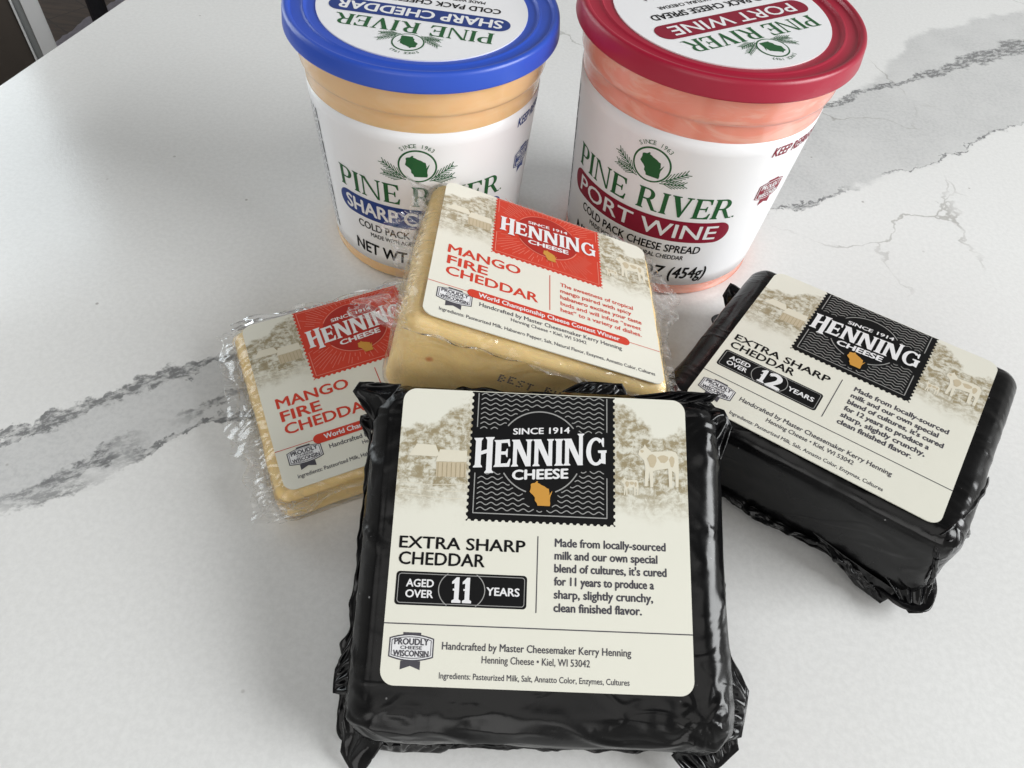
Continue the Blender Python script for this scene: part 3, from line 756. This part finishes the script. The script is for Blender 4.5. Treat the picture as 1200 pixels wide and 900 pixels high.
def stool():
    root = empty('bar_stool', polar(-33.0, 1.52)+Vector((0, 0, -.9)))
    tag(root, 'black metal stool standing behind the counter edge', 'stool')
    def tube(name, a, b, r):
        a, b = Vector(a), Vector(b); d = (b-a).normalized(); s1 = d.orthogonal().normalized(); s2 = d.cross(s1); k = 12
        V = [p+(s1*math.cos(2*math.pi*j/k)+s2*math.sin(2*math.pi*j/k))*r for p in (a, b) for j in range(k)]
        link(name, mesh(name, V, [(j, (j+1) % k, k+(j+1) % k, k+j) for j in range(k)]+[tuple(range(k))[::-1], tuple(range(k, 2*k))]), M['darkmetal'], root)
    tube('leg', (-.005, 0, 0), (-.005, 0, .72), .016); tube('leg', (.30, .02, 0), (.27, .04, .72), .016); tube('leg', (.02, .30, 0), (.03, .28, .72), .016); tube('leg', (.30, .32, 0), (.27, .29, .72), .016)
    tube('footrest', (.0, .0, .26), (.295, .02, .26), .010)
    s_ = bevel_box('seat', -.03, .31, -.02, .34, .72, .75, M['darkmetal'], root, .012)
stool()
def rug():
    V = []; Fc = []; nx, ny = 90, 40
    for i in range(nx+1):
        for j in range(ny+1):
            x, y = i/nx*1.2-.4, -.025-j/ny*.4; q = Vector((x, y, 0)); V.append((x, y, .004+.012*max(0, fbm(q, 30, 3)+.2)))
    for i in range(nx):
        for j in range(ny): a = i*(ny+1)+j; Fc.append((a, a+1, a+ny+2, a+ny+1))
    o = link('rug', mesh('rug', V, Fc), M['rug'], None, True); p = polar(-36.5, 2.425); q_ = polar(-33, 2.575); o.location = (p.x, p.y, -.9); o.rotation_euler = (0, 0, math.atan2(q_.y-p.y, q_.x-p.x))
    tag(o, 'pale lilac rug edge on the brown wood floor behind the counter', 'rug')
rug()

# ------------------------------------------------------------------ tubs
def lathe(name, prof, mat, parent, n=160, smooth=True):
    V = [(r*math.sin(2*math.pi*i/n), -r*math.cos(2*math.pi*i/n), z) for i in range(n) for r, z in prof]; k = len(prof)
    Fc = [(i*k+j, ((i+1) % n)*k+j, ((i+1) % n)*k+j+1, i*k+j+1) for i in range(n) for j in range(k-1)]
    o = link(name, mesh(name, V, Fc), mat, parent, smooth); return o
def tub(x, y, s, phi, lidrot, flavour, accent, body, lidm, label):
    root = empty('cheese_tub', (x, y, 0)); tag(root, label, 'cheese tub', 'round tubs of cheese spread')
    zt, Rt, Rb = .1095*s, .05342*s, .04697*s; rad = lambda z: Rb+(Rt-Rb)*z/zt
    P = [(0.0005, .003*s), (Rb-.006, .003*s), (Rb-.004, .0006), (Rb-.001, .0004), (Rb+.0006, .0018)]
    for i in range(1, 40):
        z = zt*.875*i/39; P.append((rad(z), z))
    zr = zt*.875
    P += [(rad(zr)+.0002, zr+.0006), (rad(zr)+.0011*s, zr+.0014*s), (rad(zr)+.0014*s, zr+.0024*s), (rad(zr)+.0015*s, zr+.0040*s), (Rt+.0012*s, zt), (Rt+.0012*s, zt+.0025*s), (.0005, zt+.0025*s)]
    lathe('tub_body', P, body, root)
    # wrap-around label
    zl0, zl1 = .0075*s, .0885*s; n = 180
    V = []; k = 13
    for i in range(n):
        a = 2*math.pi*i/n
        for j in range(k):
            z = zl0+(zl1-zl0)*j/(k-1); r = rad(z)+.00022; V.append((r*math.sin(a), -r*math.cos(a), z))
    V2 = []
    lab = link('label', mesh('label', V, [(i*k+j, ((i+1) % n)*k+j, ((i+1) % n)*k+j+1, i*k+j+1) for i in range(n) for j in range(k-1)]), M['wpaper'], root, True)
    md = lab.modifiers.new('thickness', 'SOLIDIFY'); md.thickness = .0003; md.offset = -1
    def wrap(co):
        z = co.y*.001*s; r = rad(z)+.00022+.00006+co.z*.0010; a = R(phi)+co.x*.001/.0502
        return Vector((r*math.sin(a), -r*math.cos(a), z))
    A = Art()
    def crest(A, cx, cy, q, ink_='green'):
        A.disc(cx, cy, 8.2*q, 8.4*q, ink_, 1); A.disc(cx, cy, 7.4*q, 7.6*q, 'white', 2); wisconsin(A, cx, cy, 10.2*q, ink_, 3)
        for sd in (-1, 1):
            for b in range(2):
                p0 = Vector((cx+sd*(5.6-b*.6)*q, cy-(6.6+b*.9)*q)); d = Vector((sd*1.0, .72-b*.52)).normalized()
                L = (11.6-b*1.6)*q; A.line([p0, p0+d*L],   .42*q, ink_, 1)
                for m in range(6):
                    base = p0+d*L*(.16+m*.145); 
                    for w_ in (-1, 1):
                        nn = Vector((-d.y, d.x))*w_; e = base+(d*.9+nn*.55)*(4.0-m*.25)*q; A.line([base, (base+e)/2, e], .34*q, ink_, 1)
        A.arctext('SINCE 1963', cx, cy, 9.5*q, 128, 52, 1.9*q, ink_, 1, .01)
    crest(A, 0, 72, 1)
    roman(A, 'PINE RIVER', -40, 49.6, 40, 11.0, 'green', 1)
    A.disc(41.2, 50.2, .5, .5, 'green', 1, 10)
    A.poly(rrect(-42.4, 35.4, 42.4, 47.4, 5.9), accent, 1)
    if flavour == 'PORT WINE': A.text(flavour, -36.5, 37.6, 36.5, 7.7, 'white', 2, .008)
    else: A.text(flavour, -38, 37.8, 38, 7.4, 'white', 2, .022)
    A.text('COLD PACK CHEESE SPREAD', -32, 28.7, 32, 4.3, 'black', 1, .018)
    A.text('MADE WITH AGED NATURAL CHEDDAR', -25.4, 24.4, 25.4, 2.5, 'black', 1, .016)
    A.text('NET WT. 16 OZ (454g)', -36, 12.4, 40, 7.0, 'black', 1, .022, .1)
    A.text('KEEP REFRIGERATED', 47.8, 80.0, 88, 4.4, accent, 1, .02, .15)
    badge(A, 57.0, 59.5, 15, 14, accent, 'white', 1, True)
    A.build('lettering', lab, wrap, (-60, 90, 2.0))
    B = Art(); random.seed(11)
    # blocks of nutrition print seen edge-on at the left
    x = -53.5
    for row in range(5):
        y = 14.0; hh = 1.9 if row == 0 else 1.0
        while y < 80:
            ln = random.uniform(1.2, 4.2)*(1.6 if row == 0 else 1); B.rect(x-hh/2*random.uniform(.5, 1), y, x+hh/2*random.uniform(.5, 1), min(80, y+ln), 'darkgrey', 1); y += ln+random.uniform(.5, 1.1)
        x -= 3.2
    B.build('fine_print', lab, wrap, (-80, -50, 2.0))
    # lid
    Rl = .0585*s; H = .1174*s; hs = .0080*s
    L = [(Rt+.0016*s, H-hs+.002), (Rl-.0008, H-hs), (Rl-.0002, H-hs+.0001), (Rl, H-hs+.0005), (Rl, H-hs+.0008), (Rl-.0007*s, H-.0016*s), (Rl-.0008*s, H-.0013*s), (Rl-.0011*s, H-.0006*s), (Rl-.0017*s, H-.0001*s), (Rl-.0024*s, H), (Rl-.0031*s, H-.0001*s), (Rl-.0036*s, H-.0006*s), (Rl-.0038*s, H-.0012*s), (Rl-.0041*s, H-.0016*s), (Rl-.0045*s, H-.0017*s),
         (Rl-.0082*s, H-.0017*s), (Rl-.0086*s, H-.0015*s), (Rl-.0090*s, H-.0012*s), (Rl-.0094*s, H-.0012*s), (Rl-.0098*s, H-.0017*s), (Rl-.0102*s, H-.0024*s), (Rl-.0106*s, H-.0026*s), (Rl-.0116*s, H-.0027*s), (.0004, H-.0027*s)]
    LL = []
    lid = lathe('lid', L, lidm, root, 200)
    md = lid.modifiers.new('edge_split', 'EDGE_SPLIT'); md.split_angle = R(38)
    rd = .0443*s; zd = H-.0022*s
    V = [(rd*math.cos(2*math.pi*i/96), rd*math.sin(2*math.pi*i/96), zd) for i in range(96)]+[(rd*math.cos(2*math.pi*i/96), rd*math.sin(2*math.pi*i/96), zd-.0005) for i in range(96)]
    dl = link('lid_label', mesh('lid_label', V, [tuple(range(96))]+[(i, i+96, (i+1) % 96+96, (i+1) % 96) for i in range(96)]), M['wpaper'], root)
    D = Art()
    crest(D, 0, 31.6, .80); roman(D, 'PINE RIVER', -32.5, 15.6, 32.5, 8.6, 'green', 1)
    D.poly(rrect(-38.0, 2.6, 38.0, 13.2, 5.2), accent, 1)
    if flavour == 'PORT WINE': D.text(flavour, -31, 4.6, 31, 6.6, 'white', 2, .010)
    else: D.text(flavour, -34.5, 4.6, 34.5, 6.4, 'white', 2, .022)
    D.text('COLD PACK CHEESE SPREAD', -32.5, -5.2, 32.5, 4.0, 'black', 1, .018); D.text('MADE WITH AGED NATURAL CHEDDAR', -25, -10.4, 25, 2.3, 'black', 1, .014)
    D.text('NET WT. 16 OZ (454g)', -27, -22, 27, 5.6, 'black', 1, .022)
    q = Matrix.Rotation(R(lidrot), 3, 'Z')
    D.build('lettering', dl, lambda co: q @ Vector((co.x*.001*s, co.y*.001*s, 0))+Vector((0, 0, zd+.00005+co.z*.001)))
    return root
tub(-.0576, .3110, 1.0, 6.5, 179, 'SHARP CHEDDAR', 'navy', M['tub_cheddar'], M['lid_blue'], 'white labelled tub of sharp cheddar spread with a blue lid')
tub(.0682, .3272, 1.0588, -22, 214, 'PORT WINE', 'wine', M['tub_wine'], M['lid_red'], 'white labelled tub of port wine spread with a dark red lid')

# ------------------------------------------------------------------ black waxed blocks
def cheese_11():
    rot = pose(.0909, .35081, -.03591); t = .030
    root = make_root('cheese_block', (.01605, .11163, .04384), rot, t, .985)
    tag(root, 'black wrapped eleven year cheddar block tilted at the front', 'cheese', 'black wrapped cheddar blocks')
    wrapped_block(root, -.0600, .0632, -.0650, .0505, t, .0115, 3)
    extra_sharp_label(root, t+.0006, '11').scale = (.985, .985, 1)
    pts, outs = perim(-.0590, .0620, -.0630, .0500, .009)
    wd = []
    for x, y in pts:
        k = .0030+.0014*noise.noise(Vector((x*60, y*60, 1)))
        for cx, cy, a, rr in ((.064, -.060, .0035, .017), (-.060, -.064, .0035, .013), (-.0605, -.038, .0035, .012), (-.060, .050, .0020, .008), (.062, .050, .0035, .014), (-.02, -.0635, -.0012, .03), (.02, -.064, -.0014, .03)):
            k += a*math.exp(-((x-cx)**2+(y-cy)**2)/(2*(rr*.6)**2))
        wd.append(max(.0008, k))
    path = [(x, y, .008+.005*(y+.06)/.11) for x, y in pts]
    ribbon('seam', root, path, outs, wd, M['seam'], 5, .0013, 9, lift=-.15, freq=115, close=True)
    # gathers at the corners
    rope('seam_gather', root, [(-.050, -.0655, t-.018), (-.030, -.0660, t-.020), (.0, -.0655, t-.020), (.040, -.0655, t-.019)], .0010, M['seam'], 16, rough=.7)
    S = M['seam']
    flap('seam_flap', root, (-.0585, .0360, t-.006), (-.0500, .0495, t-.003), (-.0655, .0480, t-.003), S, 1, 2, .0012, .0030)
    flap('seam_flap', root, (-.0600, .0300, t-.012), (-.0590, .0400, t-.008), (-.0640, .0380, t-.009), S, 2, 2, .0010, .0020)
    flap('seam_flap', root, (.0060, .0495, t-.0025), (.0290, .0495, t-.0025), (.0200, .0530, t-.0008), S, 3, 4, .0011, .0016, over=.6)
    flap('seam_flap', root, (.0300, .0490, t-.003), (.0580, .0480, t-.003), (.0540, .0512, t-.0012), S, 4, 5, .0012, .0016, over=.5)
    flap('seam_flap', root, (.0500, .0500, t-.003), (.0615, .0280, t-.005), (.0645, .0430, t-.004), S, 5, 3, .0012, .0020)
    flap('seam_flap', root, (.0620, -.0340, t-.008), (.0560, -.0620, t-.010), (.0685, -.0530, t-.014), S, 6, 4, .0014, .0025, over=.5)
    flap('seam_flap', root, (.0630, -.0500, t-.012), (.0440, -.0660, t-.014), (.0600, -.0695, t-.018), S, 7, 5, .0015, .0015, over=.7)
    flap('seam_flap', root, (-.0595, -.0460, t-.010), (-.0470, -.0655, t-.014), (-.0580, -.0730, t-.019), S, 8, 2, .0010, .0015, over=.45)
    flap('seam_flap', root, (-.0600, -.0340, t-.014), (-.0590, -.0520, t-.014), (-.0650, -.0480, t-.016), S, 9, 3, .0010, .0010, over=.4)
    flap('seam_flap', root, (-.0500, -.0650, t-.016), (-.0250, -.0655, t-.018), (-.0400, -.0690, t-.023), S, 10, 5, .0010, .0006, over=.8)
cheese_11()
def cheese_12():
    rot = pose(-.5276, -.02707, -.07728); t = .0445
    root = make_root('cheese_block', (.13383, .19801, .0415), rot, t)
    tag(root, 'black wrapped twelve year cheddar block lying flat at the right', 'cheese', 'black wrapped cheddar blocks')
    wrapped_block(root, -.0605, .0605, -.0525, .0535, t, .0095, 9, .25, ((1, -1, .3),))
    extra_sharp_label(root, t+.0006, '12')
    pts, outs = perim(-.0600, .0595, -.0515, .0530, .009)
    wd = [max(.0006, .0012+.0010*noise.noise(Vector((x*60, y*60, 4)))+.006*math.exp(-((x-.056)**2+(y+.049)**2)/(2*.008**2))+.008*math.exp(-((x+.058)**2+(y-.034)**2)/(2*.005**2))+.003*math.exp(-((x-.060)**2+(y-.050)**2)/(2*.008**2))) for x, y in pts]
    path = [(x, y, .006+.010*(1 if x < -.05 and y > .02 else 0)) for x, y in pts]
    ribbon('seam', root, path, outs, wd, M['seam'], 31, .0010, 8, freq=120, close=True)
    S = M['seam']
    flap('seam_flap', root, (.0440, -.0520, .012), (.0600, -.0400, .014), (.0610, -.0540, .003), S, 21, 3, .0010, .0020, over=.25)
    flap('seam_flap', root, (.0160, -.0520, .014), (.0520, -.0530, .008), (.0440, -.0560, .0015), S, 22, 3, .0008, .0012, over=.3)
    flap('seam_flap', root, (-.0600, .0440, .030), (-.0600, .0300, .024), (-.0670, .0400, .030), S, 23, 2, .0010, .0020, over=.5)
    for k_, P_ in enumerate(([(.0505, -.0500, t-.0008), (.0550, -.0380, t-.0012), (.0592, -.0200, t-.0040), (.0605, -.0060, t-.0080)], [(.0535, -.0495, t-.0022), (.0585, -.0420, t-.0050), (.0608, -.0330, t-.0110), (.0610, -.0260, t-.0170)], [(.0500, -.0505, t-.0030), (.0540, -.0525, t-.0100), (.0575, -.0510, t-.0200), (.0590, -.0500, t-.0300)])):
        rope('film_crease', root, P_, (.0007, .0009, .0008)[k_], S, 51+k_, rough=.5)
    rope('seam_gather', root, [(-.030, -.0530, .010), (-.012, -.0535, .008), (.004, -.0540, .008), (.016, -.0535, .010), (.024, -.0530, .012)], .0014, M['seam'], 41)
    rope('seam_gather', root, [(.024, -.0530, .012), (.030, -.0540, .010), (.037, -.0545, .007), (.044, -.0550, .004), (.050, -.0555, .002)], .0016, M['seam'], 42)
cheese_12()

# ------------------------------------------------------------------ mango blocks in cling film
def film_shell(root, x0, x1, y0, y1, t, r, seed):
    hx, hy, hz = (x1-x0)/2+.0007, (y1-y0)/2+.0007, t/2+.0001
    bm, nr = soft_box(70, 24, hx, hy, hz, r)
    for v, d in zip(bm.verts, nr):
        p = v.co.copy(); q = p+Vector((seed, 0, seed*.3))
        side = 1-min(1, max(0, d.z))*.92
        h = (max(0, ridge(Vector((q.x, q.y*1.4, q.z*2)), 40, 2))*.0008+fbm(q, 50, 2)*.0003+.0004)*side
        v.co = p+d*h+Vector(((x0+x1)/2, (y0+y1)/2, t/2)); v.co = clampz(root, v.co, .0003)
    me = bpy.data.meshes.new('cling_film'); bm.to_mesh(me); bm.free()
    return link('cling_film', me, M['film'], root, True)
def mango(loc, rot, t, sc, label, seed, ls):
    root = make_root('cheese_block', loc, rot, t, sc)
    tag(root, label, 'cheese', 'mango cheddar blocks in clear film')
    x0, x1, y0, y1 = -.0515*ls, .0510*ls, -.0462*ls, .0470*ls
    hx, hy = (x1-x0)/2, (y1-y0)/2
    bm, nr = soft_box(56, 20, hx, hy, t/2, .0058)
    for v, d in zip(bm.verts, nr):
        p = v.co.copy(); q = p+Vector((seed, 1, 0)); a = .25 if d.z > .9 else 1
        v.co = p+d*(fbm(q, 30, 3)*.0007+fbm(q, 140, 3)*.0002)*a+Vector(((x0+x1)/2, (y0+y1)/2, t/2-.0002))
        v.co = clampz(root, v.co, .0008)
    me = bpy.data.meshes.new('cheese'); bm.to_mesh(me); bm.free()
    link('cheese', me, M['cheese'], root, True)
    film_shell(root, x0, x1, y0, y1, t, .0060, seed)
    mango_label(root, t+.0009, ls)
    return root, x0, x1, y0, y1
def edge_path(a, b, step=.0006):
    a, b = Vector(a), Vector(b); n = int((b-a).length/step); return [tuple(a+(b-a)*i/n) for i in range(n+1)]
def fin(root, a, b, out, wfun, seed, ruffle=.0024, rows=12, lift=0.0, freq=62, droop=0.0):
    P = edge_path(a, b); n = len(P)
    return ribbon('film_fold', root, P, [Vector(out)]*n, [wfun(i/(n-1)) for i in range(n)], M['filmfold'], seed, ruffle, rows, lift, freq, 0, droop=droop)
def date_code(root, s_, x, y, z, w_, cap):
    # dotted ink code on the front face
    a = Art(); dots = {'B': ['110', '101', '110', '101', '110'], 'E': ['111', '100', '110', '100', '111'], 'S': ['011', '100', '010', '001', '110'], 'T': ['111', '010', '010', '010', '010'], 'Y': ['101', '101', '010', '010', '010'], ' ': ['000']*5}
    px = w_/(len(s_)*4); py = cap/5
    for i, ch in enumerate(s_):
        for r_, row in enumerate(dots[ch]):
            for c_, b in enumerate(row):
                if b == '1': a.disc((i*4+c_)*px, (4-r_)*py+.4*math.sin(i*1.7), px*.52, py*.46, 'darkgrey', 0, 8)
    o = a.build('date_stamp', root); o.rotation_euler = (R(90), 0, 0); o.location = (x, y, z); return o

bell = lambda f, c, s_: math.exp(-((f-c)/s_)**2)
# upper block
r1, x0, x1, y0, y1 = mango((.00884, .2236, .0526), pose(.05453, -.13098, .26898), .040, .97, 'film wrapped mango cheddar block propped on top of the other', 2.0, 1.0)
T1 = .040
fin(r1, (x0, y1, T1-.006), (x0, y0, T1-.010), (-1, -.05, .15), lambda f: .0070+.009*bell(f, .42, .16)+.012*bell(f, .95, .10)+.006*bell(f, .0, .12), 51, .0022)
fin(r1, (x0-.001, y0+.012, T1-.004), (x0+.002, y0-.001, T1-.006), (-.8, -.6, .2), lambda f: .007+.010*bell(f, .6, .3), 53, .0028)
fin(r1, (x0, y0-.0005, T1-.0065), (x1, y0-.0005, T1-.0050), (0, -1, .25), lambda f: .0030+.0013*math.sin(f*40), 54, .0012, 7)
fin(r1, (x1, y0, T1-.004), (x1, y1, T1-.004), (1, 0, -.1), lambda f: .0045+.009*bell(f, .72, .2)+.004*bell(f, .0, .08), 55, .0022)
fin(r1, (x0, y1, T1-.003), (x1, y1, T1-.003), (0, 1, .1), lambda f: .0025+.003*bell(f, .0, .1)+.002*bell(f, .8, .2), 56, .0016, 8)
date_code(r1, 'BEST BY', -.013, y0-.0042, T1-.0150, 25, 3.7)
# lower block, mostly under the others
r2, x0, x1, y0, y1 = mango((-.05879, .18985, .01861), pose(.50607, -.03862, -.05645), .0190, 1.0, 'film wrapped mango cheddar block lying flat beneath the others', 6.0, 1.0)
T2 = .019
fin(r2, (x0, y1, T2-.003), (x0, y0, T2-.003), (-1, 0, .05), lambda f: .0062+.0025*math.sin(f*9)**2+.002*bell(f, .55, .15)+.002*bell(f, 0, .1), 61, .0022)
fin(r2, (x0, y1, T2-.009), (x0, y0-.002, T2-.010), (-1, 0, -.1), lambda f: .0072+.003*math.sin(f*7+1)**2+.003*bell(f, .62, .1), 62, .0024)
fin(r2, (x0, y0+.014, T2-.002), (x0+.006, y0-.0005, T2-.004), (-.8, -.6, .1), lambda f: .006+.004*bell(f, .5, .4), 63, .0026)
fin(r2, (x0, y0-.0005, T2-.004), (x1, y0-.0005, T2-.004), (0, -1, .1), lambda f: .003+.005*bell(f, .03, .12), 64, .0016, 8)
fin(r2, (x0, y1+.0003, T2-.003), (x1, y1+.0003, T2-.003), (0, 1, .25), lambda f: .0035+.002*math.sin(f*15)**2, 65, .0016, 8)
date_code(r2, 'BEST BY', -.016, y0-.0022, T2-.0120, 25, 4.2)
